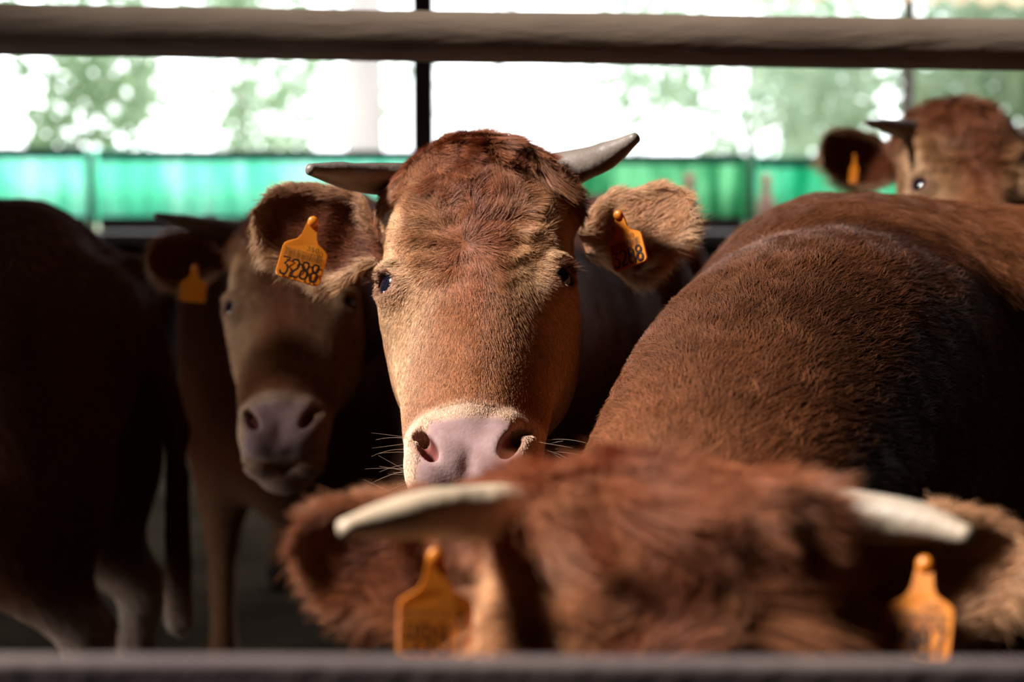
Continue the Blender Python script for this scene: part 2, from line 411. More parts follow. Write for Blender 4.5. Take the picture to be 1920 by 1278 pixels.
# ----------------------------------------------------------------- body
def body_piece(pos, heading, hb, neck_pts, h=.016, H=1.0, seed=0, col=RED, legs=True, pale_legs=False, tailside=1):
    """trunk with legs, tail and neck; pos = ground point below the trunk's middle, heading = angle of +x (towards the head);
    neck_pts = world points with radii, from the withers to the back of the skull"""
    ca, sa = math.cos(heading), math.sin(heading); R = np.array([[ca, -sa, 0], [sa, ca, 0], [0, 0, 1]]); pos = np.array([pos[0], pos[1], 0.0])
    nk = [((np.asarray(q) - pos) @ R / H, r / H) for q, r in neck_pts]
    q = np.array([np.r_[a_, r_] for a_, r_ in nk]); e = np.concatenate([[2 * q[0] - q[1]], q, [2 * q[-1] - q[-2]]]); sm = []
    for i in range(len(q) - 1):
        for t in np.arange(0, 1, .25):
            p0, p1, p2, p3 = e[i:i + 4]; sm.append(.5 * (2 * p1 + (p2 - p0) * t + (2 * p0 - 5 * p1 + 4 * p2 - p3) * t * t + (3 * p1 - p0 - 3 * p2 + p3) * t ** 3))
    sm.append(q[-1]); nk = [(a_[:3], a_[3]) for a_ in sm]
    def f(P):
        P = P.astype(np.float32); Q = P.copy(); Q[:, 1] = np.abs(Q[:, 1])
        d = ell(Q, (-.02, 0, .83), (.62, .285, .32))
        d = smin(d, ell(Q, (.42, 0, .80), (.30, .235, .34)), .08)
        d = smin(d, cone(Q, (.42, 0, 1.09), (-.2, 0, 1.065), .10, .10), .12)
        d = smin(d, cone(Q, (-.1, 0, 1.07), (-.66, 0, 1.09), .10, .11), .12)
        d = smin(d, ell(Q, (.43, .178, .90), (.14, .085, .27), rotm('Y', .25)), .045)     # shoulder blade
        d = smin(d, ell(Q, (.40, .175, .70), (.12, .08, .12)), .06)
        d = smin(d, ell(Q, (-.62, .07, .93), (.27, .17, .24)), .08)
        d = smin(d, ell(Q, (-.40, .17, 1.05), (.07, .06, .06)), .07)                     # hook bone
        d = smin(d, ell(Q, (-.83, .07, 1.02), (.07, .06, .07)), .06)
        d = smin(d, ell(Q, (-.68, .150, .78), (.185, .105, .27), rotm('Y', .15)), .06)   # thigh
        d = smax(d, -ell(Q, (-.28, .33, .99), (.14, .06, .10)), .08)                     # hollow flank
        d = smax(d, -ell(Q, (.20, .35, .90), (.075, .11, .24)), .07)                      # behind the shoulder
        d = smin(d, cone(Q, (.62, 0, .62), (.50, 0, .50), .07, .06), .08)                # brisket
        if legs:
            d = smin(d, cone(Q, (-.64, .16, .66), (-.82, .165, .47), .105, .048), .05)
            d = smin(d, cone(Q, (-.82, .165, .47), (-.775, .165, .13), .040, .031), .02)
            d = smin(d, cone(Q, (-.775, .165, .13), (-.75, .165, .035), .036, .048), .02)
            d = smin(d, cone(Q, (.42, .165, .66), (.44, .165, .38), .090, .043), .05)
            d = smin(d, cone(Q, (.44, .165, .38), (.44, .165, .13), .036, .031), .015)
            d = smin(d, cone(Q, (.44, .165, .13), (.465, .165, .035), .035, .048), .02)
        d = smin(d, cone(P, (-.86, 0, 1.08), (-.94, .01, .80), .032, .022), .03)
        d = smin(d, cone(P, (-.94, .01, .80), (-.94, .02, .45), .020, .026), .02)
        dn = None
        for (a, ra), (b, rb) in zip(nk[:-1], nk[1:]):
            c_ = cone(P, a, b, ra, rb); dn = c_ if dn is None else smin(dn, c_, .02)
        d = smin(d, dn, .15)
        d = d - .006 * np.sin(P[:, 0] * 62) * np.exp(-((P[:, 0] - 0.0) / .22) ** 2) * (Q[:, 1] > .2)     # ribs
        return np.maximum(d, -(P[:, 2] - .002))
    pts = np.array([q for q, _ in nk]); rr = max(r for _, r in nk)
    lo = np.minimum([-1.02, -.34, -.02], pts.min(0) - rr); hi = np.maximum([.80, .34, 1.24], pts.max(0) + rr)
    V, F = surface_nets(f, lo, hi, h / H)
    p = Piece(V * H, F, vert_normals(V, F)); x, y, z = V.T; n = len(V)
    c = np.tile(col, (n, 1)) * np.clip(1 + .22 * snoise(V, 1.7, seed) + .10 * snoise(V, 5, seed + 1), .45, 1.7)[:, None]
    under = S(-z, -.62, -.45)[:, None]; c = c * (1 - .5 * under) + TAN * .8 * under * .5
    if pale_legs: m = S(-z, -.56, -.44)[:, None]; c = c * (1 - m) + np.array([.62, .47, .37]) * m
    hoof = S(-z, -.09, -.07)[:, None]; c = c * (1 - hoof) + np.array([.05, .04, .03]) * hoof
    p.col = c
    D = np.stack([-np.ones(n), .0 * n + np.sign(y) * .15, -.75 - .5 * S(-z, -1.05, -.6)], 1)
    hd = nk[-1][0] - nk[0][0]; hd = hd / np.linalg.norm(hd); onn = S((V - nk[0][0]) @ hd, .0, .25)[:, None]
    D = D * (1 - onn) + (-hd * 1.0 + np.array([0, 0, -.55])) * onn
    p.dir = nrm(D); p.len = np.full(n, .020); p.lift = np.full(n, .12); p.curl = np.full(n, .22); p.dens = np.ones(n)
    return p.xf(R, pos, 1.0)

def tube(pts, radii, nseg=20, ring=22, cap=True):
    """smooth tapered tube through the points (Catmull-Rom)"""
    pts = np.asarray(pts, dtype=float); radii = np.asarray(radii, dtype=float); m = len(pts)
    ext = np.concatenate([[2 * pts[0] - pts[1]], pts, [2 * pts[-1] - pts[-2]]]); er = np.concatenate([[radii[0]], radii, [radii[-1]]])
    C_, R_ = [], []
    for i in range(m - 1):
        for t in np.linspace(0, 1, nseg, endpoint=(i == m - 2)):
            p0, p1, p2, p3 = ext[i:i + 4]
            C_.append(.5 * (2 * p1 + (p2 - p0) * t + (2 * p0 - 5 * p1 + 4 * p2 - p3) * t * t + (3 * p1 - p0 - 3 * p2 + p3) * t ** 3))
            R_.append(er[i + 1] * (1 - t) + er[i + 2] * t)
    C_ = np.array(C_); R_ = np.array(R_); T = nrm(np.gradient(C_, axis=0))
    up = np.array([0, 0, 1.0]) if abs(T[0][2]) < .9 else np.array([1.0, 0, 0])
    V, F = [], []
    for i, (c, r) in enumerate(zip(C_, R_)):
        s = nrm(np.cross(T[i], up)); q = np.cross(s, T[i])
        for k in range(ring):
            a = 2 * math.pi * k / ring; V.append(c + r * (math.cos(a) * s + math.sin(a) * q))
    for i in range(len(C_) - 1):
        for k in range(ring):
            F.append((i * ring + k, i * ring + (k + 1) % ring, (i + 1) * ring + (k + 1) % ring, (i + 1) * ring + k))
    if cap:
        V.append(C_[0]); V.append(C_[-1] + T[-1] * R_[-1] * .6); a, b = len(V) - 2, len(V) - 1; l = (len(C_) - 1) * ring
        for k in range(ring): F.append((a, (k + 1) % ring, k)); F.append((b, l + k, l + (k + 1) % ring))
    return np.array(V), F

def horn(pts, radii, m, parent, off, label=None):
    r = list(radii); V, F = tube(pts, r + [] , 16, 26)
    n = vnoise(V, 12, 4.0); V = V + n * .0006
    o = mesh_obj('horn', V, F, m, parent, offset=off)
    if label: o['label'] = label
    return o

def uv_sphere(c, r, nu=28, nv=18, R=None):
    V, F = [], []
    for i in range(nv + 1):
        for j in range(nu):
            a, b = math.pi * i / nv, 2 * math.pi * j / nu
            V.append((math.sin(a) * math.cos(b), math.sin(a) * math.sin(b), math.cos(a)))
    V = np.array(V) * np.asarray(r)
    if R is not None: V = V @ R.T
    V = V + np.asarray(c)
    for i in range(nv):
        for j in range(nu):
            F.append((i * nu + j, (i + 1) * nu + j, (i + 1) * nu + (j + 1) % nu, i * nu + (j + 1) % nu))
    return V, F

# ----------------------------------------------------------------- ear tag: plate with a neck and a stud; number on it
SEG = {'0': [[(0, .2), (0, .8), (.2, 1), (.8, 1), (1, .8), (1, .2), (.8, 0), (.2, 0), (0, .2)]],
       '2': [[(0, .80), (.05, .92), (.25, 1), (.70, 1), (.95, .88), (1, .70), (.90, .52), (.10, .14), (.02, 0), (1, 0)]],
       '3': [[(0, 1), (1, 1), (.42, .60), (.75, .58), (1, .42), (1, .20), (.82, .02), (.5, 0), (.18, .02), (0, .18)]],
       '7': [[(0, .88), (0, 1), (1, 1), (.62, .5), (.45, 0)]],
       '8': [[(.5, .54), (.16, .62), (.06, .78), (.2, .97), (.5, 1), (.8, .97), (.94, .78), (.84, .62), (.5, .54), (.12, .44), (0, .24), (.15, .04), (.5, 0), (.85, .04), (1, .24), (.88, .44), (.5, .54)]],
       '9': [[(.95, .72), (.85, .48), (.5, .42), (.15, .48), (.03, .72), (.15, .94), (.5, 1), (.85, .94), (.97, .72), (.92, .34), (.72, .1), (.35, 0)]],
       'F': [[(0, 0), (0, 1), (1, 1)], [(0, .52), (.8, .52)]],
       'R': [[(0, 0), (0, 1), (.8, 1), (1, .85), (1, .65), (.8, .5), (0, .5)], [(.5, .5), (1, 0)]],
       '5': [[(1, 1), (.05, 1), (.0, .55), (.6, .6), (1, .42), (1, .2), (.75, 0), (.3, 0), (0, .1)]]}
def stroke(paths, x0, z0, w, hgt, th, y=-.0022):
    """flat ribbon strokes in the plate's plane (x, z), proud of it"""
    V, F = [], []
    for pl in paths:
        p = np.array([(x0 + a * w, z0 + b * hgt) for a, b in pl])
        t = nrm(np.gradient(p, axis=0)); nn = np.stack([-t[:, 1], t[:, 0]], 1)
        closed = np.allclose(p[0], p[-1])
        if closed: tt = nrm(p[1] - p[-2]); nn[0] = nn[-1] = (-tt[1], tt[0])
        b = len(V)
        for q, m_ in zip(p, nn):
            for sgn in (1, -1): V.append((q[0] + m_[0] * th / 2 * sgn, y, q[1] + m_[1] * th / 2 * sgn))
        for i in range(len(p) - 1): F.append((b + 2 * i, b + 2 * i + 1, b + 2 * i + 3, b + 2 * i + 2))
    return V, F

def ear_tag(number, top, right, down, w, parent, off, pale=False, small='   350', faded=False, label=None):
    """top = world point of the stud; right, down = directions of the plate; w = plate width (m)"""
    right = nrm(np.asarray(right, float)); down = np.asarray(down, float); down = nrm(down - (down @ right) * right); out = np.cross(down, right)
    if out @ (CAM - np.asarray(top)) < 0: out = -out
    o = 1.0
    outline = [(-.10, .02), (.10, .02), (.13, -.10), (.17, -.34), (.24, -.46), (.42, -.56), (.48, -.62), (.50, -.70), (.50, -1.27), (.46, -1.33), (.40, -1.35),
               (-.40, -1.35), (-.46, -1.33), (-.50, -1.27), (-.50, -.70), (-.48, -.62), (-.42, -.56), (-.24, -.46), (-.17, -.34), (-.13, -.10)]
    outline = outline[::-1]
    n = len(outline); V, F = [], []
    th = .0016 / w
    rings = [(1.0, -th * .6), (1.0, th * .6)]
    bx = [(a, b) for a, b in outline]
    for sc, yy in ((.975, -th), (1.0, -th * .4), (1.0, th * .4), (.975, th)):
        for a, b in bx: V.append((a * sc, yy, (b + .75) * sc - .75))
    for k in range(3):
        for i in range(n): F.append((k * n + i, k * n + (i + 1) % n, (k + 1) * n + (i + 1) % n, (k + 1) * n + i))
    F.append(tuple(range(n))[::-1]); F.append(tuple(range(3 * n, 4 * n)))
    def W(vs, bend=.10):
        vs = np.array(vs, float); b = bend * (vs[:, 0] ** 2) ; vs[:, 1] = vs[:, 1] + b * 1.0
        return np.asarray(top) + w * (vs[:, :1] * right - vs[:, 1:2] * out - vs[:, 2:3] * down * 1.0)
    t = mesh_obj('ear_tag', W(V), F, M_TAG, parent, smooth=False, offset=off)
    if label: t['label'] = label
    # stud
    sv, sf = uv_sphere((0, -.05, -.02), (.12, .07, .12), 18, 10)
    mesh_obj('stud', W(sv, 0), sf, M_TAG, t, offset=off)
    if not number: return t
    y = -th * 1.6
    LV, LF = [], []
    def add(vf):
        b = len(LV); LV.extend(vf[0]); LF.extend([tuple(i + b for i in f) for f in vf[1]])
    for k, ch in enumerate(number): add(stroke(SEG[ch], -.415 + k * .222, -1.275, .158, .37, .048, y))
    mesh_obj('number', W(LV), LF, M_INK if not faded else M_INK_FADED, t, smooth=False, offset=off)
    LV, LF = [], []
    rr = random.Random(5); xx = -.42
    while xx < .40:
        bw = rr.choice((.006, .010, .016)); add(([(xx, y, -.86), (xx + bw, y, -.86), (xx + bw, y, -.69), (xx, y, -.69)], [(0, 1, 2, 3)])); xx += bw + rr.choice((.008, .012, .018))
    for k, ch in enumerate(small):
        if ch != ' ': add(stroke(SEG[ch], -.25 + k * .095, -.65, .060, .085, .016, y))
    mesh_obj('barcode', W(LV), LF, M_INK_FADED, t, smooth=False, offset=off)
    return t

def whiskers(head, parent, off, n, R, T, sc, seed=3):
    r = np.random.default_rng(seed); K = 7; pts = []
    for i in range(n):
        sgn = -1 if i % 2 else 1
        x = sgn * r.uniform(.045, .068); z = -r.uniform(.41, .505); y = r.uniform(-.03, .03)
        b = np.array([x, y, z]); L = r.uniform(.03, .065)
        d = nrm(np.array([sgn * r.uniform(.7, 1.3), -r.uniform(-.1, .5), r.uniform(-.6, .4)])); g = np.array([0, 0, -1]) * r.uniform(-.1, .4)
        t = np.linspace(0, 1, K)[:, None]; pts.append((b + d * L * t + g * L * t * t) @ R.T * sc + T)
    pts = np.array(pts)
    cd = bpy.data.hair_curves.new('whiskers'); cd.add_curves([K] * n)
    cd.position_data.foreach_set('vector', (pts - np.asarray(off)).astype(np.float32).ravel())
    ra = cd.attributes.get('radius') or cd.attributes.new('radius', 'FLOAT', 'POINT'); ra.data.foreach_set('value', np.tile(np.linspace(.00022, .00006, K), n).astype(np.float32))
    ca = cd.attributes.new('hcol', 'FLOAT_COLOR', 'CURVE'); ca.data.foreach_set('color', np.tile([.5, .36, .26, 1], n).astype(np.float32))
    cd.materials.append(M_FUR)
    return link(bpy.data.objects.new('whiskers', cd), parent)

def eyelashes(parent, off, R, T, sc, seed=4):
    r = np.random.default_rng(seed); K = 5; pts = []
    fw = nrm(np.array([.74, -.67, -.02])); sd = nrm(np.cross(fw, (0, 0, 1)))
    for sx in (-1, 1):
        for i in range(45):
            a = r.uniform(-1.1, 1.1); m = np.array([sx, 1, 1])
            b = EYE + fw * .0215 + sd * (.015 * math.sin(a)) + np.array([0, 0, .011 * math.cos(a)])
            d = nrm(fw * 1.0 + sd * a * .5 + np.array([0, 0, r.uniform(-.25, .35)])); L = r.uniform(.012, .021)
            t = np.linspace(0, 1, K)[:, None]; q = b + d * L * t + np.array([0, 0, -.25]) * L * t * t
            pts.append((q * m) @ R.T * sc + T)
    pts = np.array(pts); n = len(pts)
    cd = bpy.data.hair_curves.new('eyelashes'); cd.add_curves([K] * n)
    cd.position_data.foreach_set('vector', (pts - np.asarray(off)).astype(np.float32).ravel())
    ra = cd.attributes.get('radius') or cd.attributes.new('radius', 'FLOAT', 'POINT'); ra.data.foreach_set('value', np.tile(np.linspace(.00025, .00008, K), n).astype(np.float32))
    ca = cd.attributes.new('hcol', 'FLOAT_COLOR', 'CURVE'); ca.data.foreach_set('color', np.tile([.12, .05, .03, 1], n).astype(np.float32))
    cd.materials.append(M_FUR)
    return link(bpy.data.objects.new('eyelashes', cd), parent)

def head_matrix(yaw, pitch, roll):
    """yaw > 0 turns the nose to +x; pitch > 0 swings the nose out towards -y"""
    return rotm('Z', math.radians(yaw)) @ rotm('Y', math.radians(roll)) @ rotm('X', math.radians(-pitch))

def broad_poll(V, k):
    V = V.copy(); m = S(V[:, 2], -.13, -.03); V[:, 0] *= 1 + .22 * k * m; top = V[:, 2] > -.055
    V[top, 2] = -.055 + (V[top, 2] + .055) * (1 - .45 * k); return V

def make_cow(label, group, ground, heading, neck, head, ears, horns, nfur_head, nfur_body, tags=(), H=1.0, body_h=.018, body_col=RED, pale_legs=False,
             shag=1.0, eyes=True, thick=.00016, thick_body=.0002, horn_mats=None, whisk=0, body_curl=.22, body_len=.02, seed=1, dark=1.0, side=.3, broad=0):
    off = np.array([ground[0], ground[1], 0.0])
    root = link(bpy.data.objects.new('cow', None)); root.location = off; root.empty_display_size = .2
    tag(root, label, 'cow', group)
    pcs = []
    bp = body_piece(ground, heading, None, neck, h=body_h, H=H, col=body_col, pale_legs=pale_legs, seed=seed)
    bp.curl[:] = body_curl; bp.len[:] = body_len
    hp = []
    if head is not None:
        T, yaw, pitch, roll, sc = head; R = head_matrix(yaw, pitch, roll)
        h = dress_head(Piece(broad_poll(HEAD.V, broad), HEAD.F), shag=shag, dark=dark, side=side).xf(R, T, sc); h.len = h.len * sc
        hp.append(h)
    ei = []
    for e in ears:
        p, info = make_ear(**e); hp.append(p); ei.append(info)
    V, F, c = join_pieces([bp] + hp)
    body = mesh_obj('body', V, F, M_SKIN, root, offset=off, cols=c)
    if nfur_body: grow('coat', [bp], nfur_body, root, off, seed=seed, thick=thick_body, clump=.35, clump_n=.03, K=5, rand=.13)
    if hp and nfur_head: grow('head_fur', hp, nfur_head, root, off, seed=seed + 10, thick=thick, clump=.5, clump_n=.05, K=7)
    if head is not None and eyes:
        for sx in (1, -1):
            sv, sf = uv_sphere(EYE * np.array([sx, 1, 1]), .0225, 30, 20)
            mesh_obj('eye', sv @ R.T * sc + T, sf, M_EYE, root, offset=off)
    for i, (pts, rad) in enumerate(horns):
        m = (horn_mats or [M_HORN, M_HORN])[i]; horn(pts, rad, m, root, off)
    for t in tags: ear_tag(parent=root, off=off, **t)
    if whisk and head is not None: eyelashes(root, off, R, T, sc)
    if whisk and head is not None: whiskers(None, root, off, whisk, R, T, sc)
    return root, body

#ANIMALS
# 1. the cow in the middle, in focus
mainT = at(893, 262, 2.36)
make_cow('reddish-brown cow in the middle with lit face and tags 3288 in both ears', None,
         (.16, 4.16), math.radians(-98), [((.06, 3.42, 1.00), .20), ((-.02, 3.02, 1.05), .14), ((-.015, 2.64, 1.10), .106)],
         (mainT, -3.5, 38, -3, 1.0),
         [dict(root=at(722, 470, 2.40), tip=at(478, 395, 2.44), front=(.55, -1, -.15), W=.060, cup=.45, col_in=RED * .9, col_out=GINGER, fringe=CREAM),
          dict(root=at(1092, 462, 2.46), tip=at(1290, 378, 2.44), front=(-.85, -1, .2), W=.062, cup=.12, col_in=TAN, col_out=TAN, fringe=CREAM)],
         [([at(765, 338, 2.41), at(700, 335, 2.37), at(640, 328, 2.31), at(578, 317, 2.27)], [.0205, .0185, .0150, .0065]),
          ([at(1028, 330, 2.42), at(1080, 312, 2.39), at(1140, 290, 2.34), at(1193, 258, 2.30)], [.027, .0215, .0165, .0065])],
         230000, 40000, shag=1.0, body_h=.02, whisk=70, H=1.0, thick=.00026,
         tags=[dict(number='3288', top=at(588, 414, 2.345), right=at(626, 488, 2.36) - at(541, 464, 2.36), down=at(583, 530, 2.36) - at(577, 424, 2.36), w=.0545, label='orange ear tag 3288 hanging in the shaded ear'),
               dict(number='3288', top=at(1160, 402, 2.35), right=at(1206, 478, 2.37) - at(1134, 505, 2.40), down=at(1172, 500, 2.37) - at(1180, 395, 2.37), w=.048, label='orange ear tag 3288 half covered by pale ear hair')])
# 2. the cow at the rail, head down, its neck and body filling the right side
make_cow('big reddish-brown cow with pale horns, head lowered at the near rail, tag 8987', None,
         (.88, 2.80), math.radians(179), [((.49, 2.62, 1.015), .215), ((.350, 2.32, 1.015), .205), ((.245, 1.98, .975), .172), ((.175, 1.70, .94), .140), ((.13, 1.5, .91), .105)],
         (at(1235, 822, 1.38), -4, 26, 2, 1.06),
         [dict(root=at(950, 1075, 1.36), tip=at(556, 1015, 1.40), front=(.15, -1, .1), W=.047, cup=.35, droop=.0, col_in=RED, col_out=GINGER, fringe=GINGER),
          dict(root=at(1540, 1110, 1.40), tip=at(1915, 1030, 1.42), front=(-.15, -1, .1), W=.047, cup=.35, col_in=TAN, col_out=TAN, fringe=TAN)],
         [([at(985, 962, 1.36), at(900, 962, 1.33), at(760, 968, 1.28), at(640, 990, 1.25)], [.0205, .0195, .0150, .0060]),
          ([at(1500, 965, 1.40), at(1600, 972, 1.38), at(1720, 980, 1.35), at(1818, 1006, 1.32)], [.0215, .0200, .0140, .0065])],
         100000, 190000, side=1.0, dark=1.3, broad=1.0, shag=1.7, body_h=.014, horn_mats=[M_HORN_PALE, M_HORN_CREAM], thick=.00024, thick_body=.00030, body_curl=.14, body_len=.030, H=1.045, body_col=np.array([.165, .055, .021]),
         tags=[dict(number='8987', top=at(818, 1040, 1.31), right=at(884, 1180, 1.33) - at(748, 1178, 1.33), down=at(819, 1238, 1.33) - at(820, 1110, 1.33), w=.050, label='orange ear tag 8987'),
               dict(number='8987', top=at(1736, 1056, 1.33), right=at(1785, 1215, 1.35) - at(1650, 1205, 1.38), down=at(1718, 1240, 1.35) - at(1735, 1130, 1.36), w=.048, label='sunlit pale orange ear tag')])
# 3. the shadowed cow behind on the left
make_cow('shaded cow with dim pale muzzle facing us, beside the middle cow', None,
         (-.52, 5.08), math.radians(-90), [((-.44, 4.35, 1.02), .19), ((-.37, 3.9, 1.02), .15), ((-.36, 3.66, 1.02), .11)],
         (at(552, 385, 3.42), -1, 36, -2, 1.0),
         [dict(root=at(424, 490, 3.46), tip=at(276, 482, 3.42), front=(.2, -1, 0), W=.048, cup=.6),
          dict(root=at(660, 490, 3.48), tip=at(800, 470, 3.50), front=(-.2, -1, 0), W=.048, cup=.6)],
         [([at(440, 432, 3.50), at(390, 425, 3.47), at(340, 415, 3.43), at(290, 404, 3.40)], [.018, .017, .013, .005]),
          ([at(648, 432, 3.50), at(700, 425, 3.47), at(750, 415, 3.43), at(800, 404, 3.40)], [.018, .017, .013, .005])],
         50000, 15000, tags=[dict(number='', top=at(366, 500, 3.40), right=(1, 0, -.1), down=(0, 0, -1), w=.045)], seed=5, body_h=.024, thick=.0003, thick_body=.0003)
# 4. dark rump at the left edge
make_cow('dark cow side-on at the left edge, its rump in shade, pale hind shank', None,
         (-1.56, 3.68), math.radians(174), [((-2.02, 3.74, .98), .2), ((-2.25, 3.76, .95), .15), ((-2.42, 3.78, .95), .11)],
         (np.array([-2.62, 3.78, 1.05]), -84, 35, 0, 1.0),
         [dict(root=(-2.62, 3.90, .97), tip=(-2.62, 4.10, .96), front=(-1, .1, 0), W=.05, cup=.6), dict(root=(-2.62, 3.66, .97), tip=(-2.62, 3.46, .96), front=(-1, -.1, 0), W=.05, cup=.6)],
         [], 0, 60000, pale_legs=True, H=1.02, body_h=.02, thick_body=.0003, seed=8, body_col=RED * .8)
# 5. the cow peering over the back
make_cow('curly-headed cow with a pale-ringed eye peering over the big cow\'s back', None,
         (1.42, 4.95), math.radians(-112), [((1.14, 4.45, 1.12), .18), ((1.04, 4.25, 1.2), .15), ((.96, 4.08, 1.24), .11)],
         (at(1796, 194, 3.62), 3, 42, 2, 1.0),
         [dict(root=at(1690, 325, 3.92), tip=at(1542, 268, 3.90), front=(.3, -1, 0), W=.058, cup=.6),
          dict(root=at(1935, 300, 3.95), tip=at(2070, 300, 3.95), front=(-.2, -1, 0), W=.05, cup=.6)],
         [([at(1738, 250, 3.60), at(1700, 244, 3.56), at(1662, 236, 3.52), at(1624, 230, 3.48)], [.023, .020, .013, .005]),
          ([at(1880, 258, 3.70), at(1925, 252, 3.7), at(1980, 245, 3.68), at(2030, 240, 3.65)], [.017, .0155, .010, .004])],
         60000, 8000, tags=[dict(number='', top=at(1604, 292, 3.86), right=(.25, -1, 0), down=(-.1, 0, -1), w=.04)], shag=1.6, seed=11, body_h=.024, thick=.0003, thick_body=.0003)
#SETTING
# ----------------------------------------------------------------- setting
def box(lo, hi, bev=0):
    x0, y0, z0 = lo; x1, y1, z1 = hi
    V = [(x0, y0, z0), (x1, y0, z0), (x1, y1, z0), (x0, y1, z0), (x0, y0, z1), (x1, y0, z1), (x1, y1, z1), (x0, y1, z1)]
    F = [(0, 3, 2, 1), (4, 5, 6, 7), (0, 1, 5, 4), (1, 2, 6, 5), (2, 3, 7, 6), (3, 0, 4, 7)]
    return V, F
def box_obj(name, lo, hi, m, parent=None, bevel=0.0):
    V, F = box(lo, hi); o = mesh_obj(name, V, F, m, parent, smooth=False)
    if bevel: b = o.modifiers.new('bevel', 'BEVEL'); b.width = bevel; b.segments = 3
    return o
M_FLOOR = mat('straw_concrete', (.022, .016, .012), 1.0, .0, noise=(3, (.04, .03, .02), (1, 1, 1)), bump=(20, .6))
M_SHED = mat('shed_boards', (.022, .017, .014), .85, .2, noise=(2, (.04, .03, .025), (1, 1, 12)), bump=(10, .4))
M_OUT = mat('outside_ground', (.22, .26, .14), .95, .1, noise=(1.5, (.30, .26, .17), (1, 1, 1)))
M_POLE = mat('weathered_pole', (.14, .098, .072), .85, .15, noise=(5, (.21, .155, .115), (.7, 2, 2), .35, .7), bump=(30, .3, (.5, 3, 3)))
M_RAIL = mat('painted_steel_rail', (.085, .060, .062), .75, .2, noise=(9, (.12, .088, .080), (1, 3, 3)), bump=(80, .2))
M_STEEL = mat('dark_steel', (.022, .014, .016), .6, .4, noise=(20, (.05, .03, .028), (1, 1, .4)))

def struct(o): o['kind'] = 'structure'; return o
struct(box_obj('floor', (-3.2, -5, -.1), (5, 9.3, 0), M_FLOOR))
struct(box_obj('ground', (-60, -40, -.14), (60, 90, -.10), M_OUT))
V, F = box((-3.2, -5, 5.2), (5, 8.8, 5.3)); V = [(x, y, z) for x, y, z in V]
V = [(-3.2, -5, 5.2), (5, -5, 5.2), (5, 2.9, 5.2), (5, 7.6, 2.95), (-3.2, 7.6, 2.95), (-3.2, 2.9, 5.2)]; V += [(x, y, z + .08) for x, y, z in V]
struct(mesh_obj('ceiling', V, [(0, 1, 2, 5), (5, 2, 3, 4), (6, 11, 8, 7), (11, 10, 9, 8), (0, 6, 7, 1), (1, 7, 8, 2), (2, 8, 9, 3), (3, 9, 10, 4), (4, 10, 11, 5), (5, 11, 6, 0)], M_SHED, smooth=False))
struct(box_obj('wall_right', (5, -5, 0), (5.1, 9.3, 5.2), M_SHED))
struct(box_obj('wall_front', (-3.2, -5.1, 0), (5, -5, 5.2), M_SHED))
# unseen left wall; gaps placed to light some cows and keep others dark
w = []
VV, FF = [], []
for y0_, y1_, gaps in ((-5, .9, ()), (.9, 1.82, ((3.7, 5.05),)), (1.82, 2.12, ((4.3, 5.05),)), (2.12, 2.28, ((4.34, 5.05),)), (2.3, 2.75, ((4.6, 5.05),)), (2.75, 3.6, ((.05, .75),)), (3.6, 9.0, ())):
  zz_ = [0] + [q for g_ in gaps for q in g_] + [5.2]
  for k_ in range(0, len(zz_), 2):
    lo, hi = (-3.2, y0_, zz_[k_]), (-3.1, y1_, zz_[k_ + 1])
    v, f = box(lo, hi); FF += [tuple(i + len(VV) for i in q) for q in f]; VV += v
struct(mesh_obj('wall_left', VV, FF, M_SHED, smooth=False))

# low wall below the green sheets at the back
struct(box_obj('wall_back', (-3.2, 9.02, 0), (5, 9.14, .90), M_STEEL))

def fence_panel(x0, x1, z0, z1, y, m, label, slope=0.0):
    root = link(bpy.data.objects.new('green_sheet', None)); root.location = (x0, y, 0); tag(root, label, 'fence panel', 'green sheets of the back fence')
    n = int((x1 - x0) / .0095); V, F = [], []
    for i in range(n + 1):
        x = x0 + (x1 - x0) * i / n; yy = y + .012 * math.sin(x / .095 * 2 * math.pi)
        zz = slope * x
        V += [(x, yy, z0), (x, yy, z1 + zz), (x, yy + .002, z1 + zz), (x, yy + .002, z0)]
    for i in range(n):
        a = 4 * i
        for k in range(4): F.append((a + k, a + 4 + k, a + 4 + (k + 1) % 4, a + (k + 1) % 4))
    o = mesh_obj('sheet', V, F, m, root, offset=(x0, y, 0))
    b, f = box((x0 + .03, y - .035, z1 - .045 + slope * (x0 + x1) / 2), (x1 - .03, y - .013, z1 + .002 + slope * (x0 + x1) / 2))
    mesh_obj('top_rail', b, f, M_GRAIL, root, smooth=False, offset=(x0, y, 0))
    b, f = box((x0 + .03, y - .035, z0 - .03), (x1 - .03, y - .013, z0 + .035))
    mesh_obj('bottom_rail', b, f, M_STEEL, root, smooth=False, offset=(x0, y, 0))
    return root
def sheet_mat(name, c1, c2, scale, lo, hi, tr=.85):
    return mat(name, c1, .5, .3, noise=(scale, c2, (1, .1, .16), lo, hi), trans=tr)
M_GRAIL = mat('green_rail', (.02, .13, .09), .6, .3)
M_G1 = sheet_mat('turquoise_sheet', (.34, .84, .66), (.60, .95, .84), 9, .42, .62)
M_G2 = sheet_mat('green_sheet', (.13, .40, .24), (.38, .70, .48), 9, .42, .60)
M_G3 = sheet_mat('emerald_sheet', (.08, .50, .32), (.38, .80, .60), 6, .38, .6)
fy = 9.0; zt = 1.252; zb = .935; sl = -.010
xs = [-3.1, -1.885, -.398, 1.07, 2.6, 4.9]
pass
mats = [M_G1, M_G1, M_G2, M_G3, M_G3]
labs = ['turquoise corrugated sheet left of the slim post at the left', 'turquoise corrugated sheet between the slim left post and the tall black post',
        'dark green corrugated sheet right of the tall black post', 'emerald green corrugated sheet at the right below the curly-headed cow', 'green corrugated sheet beyond the right edge, behind the curly-headed cow']
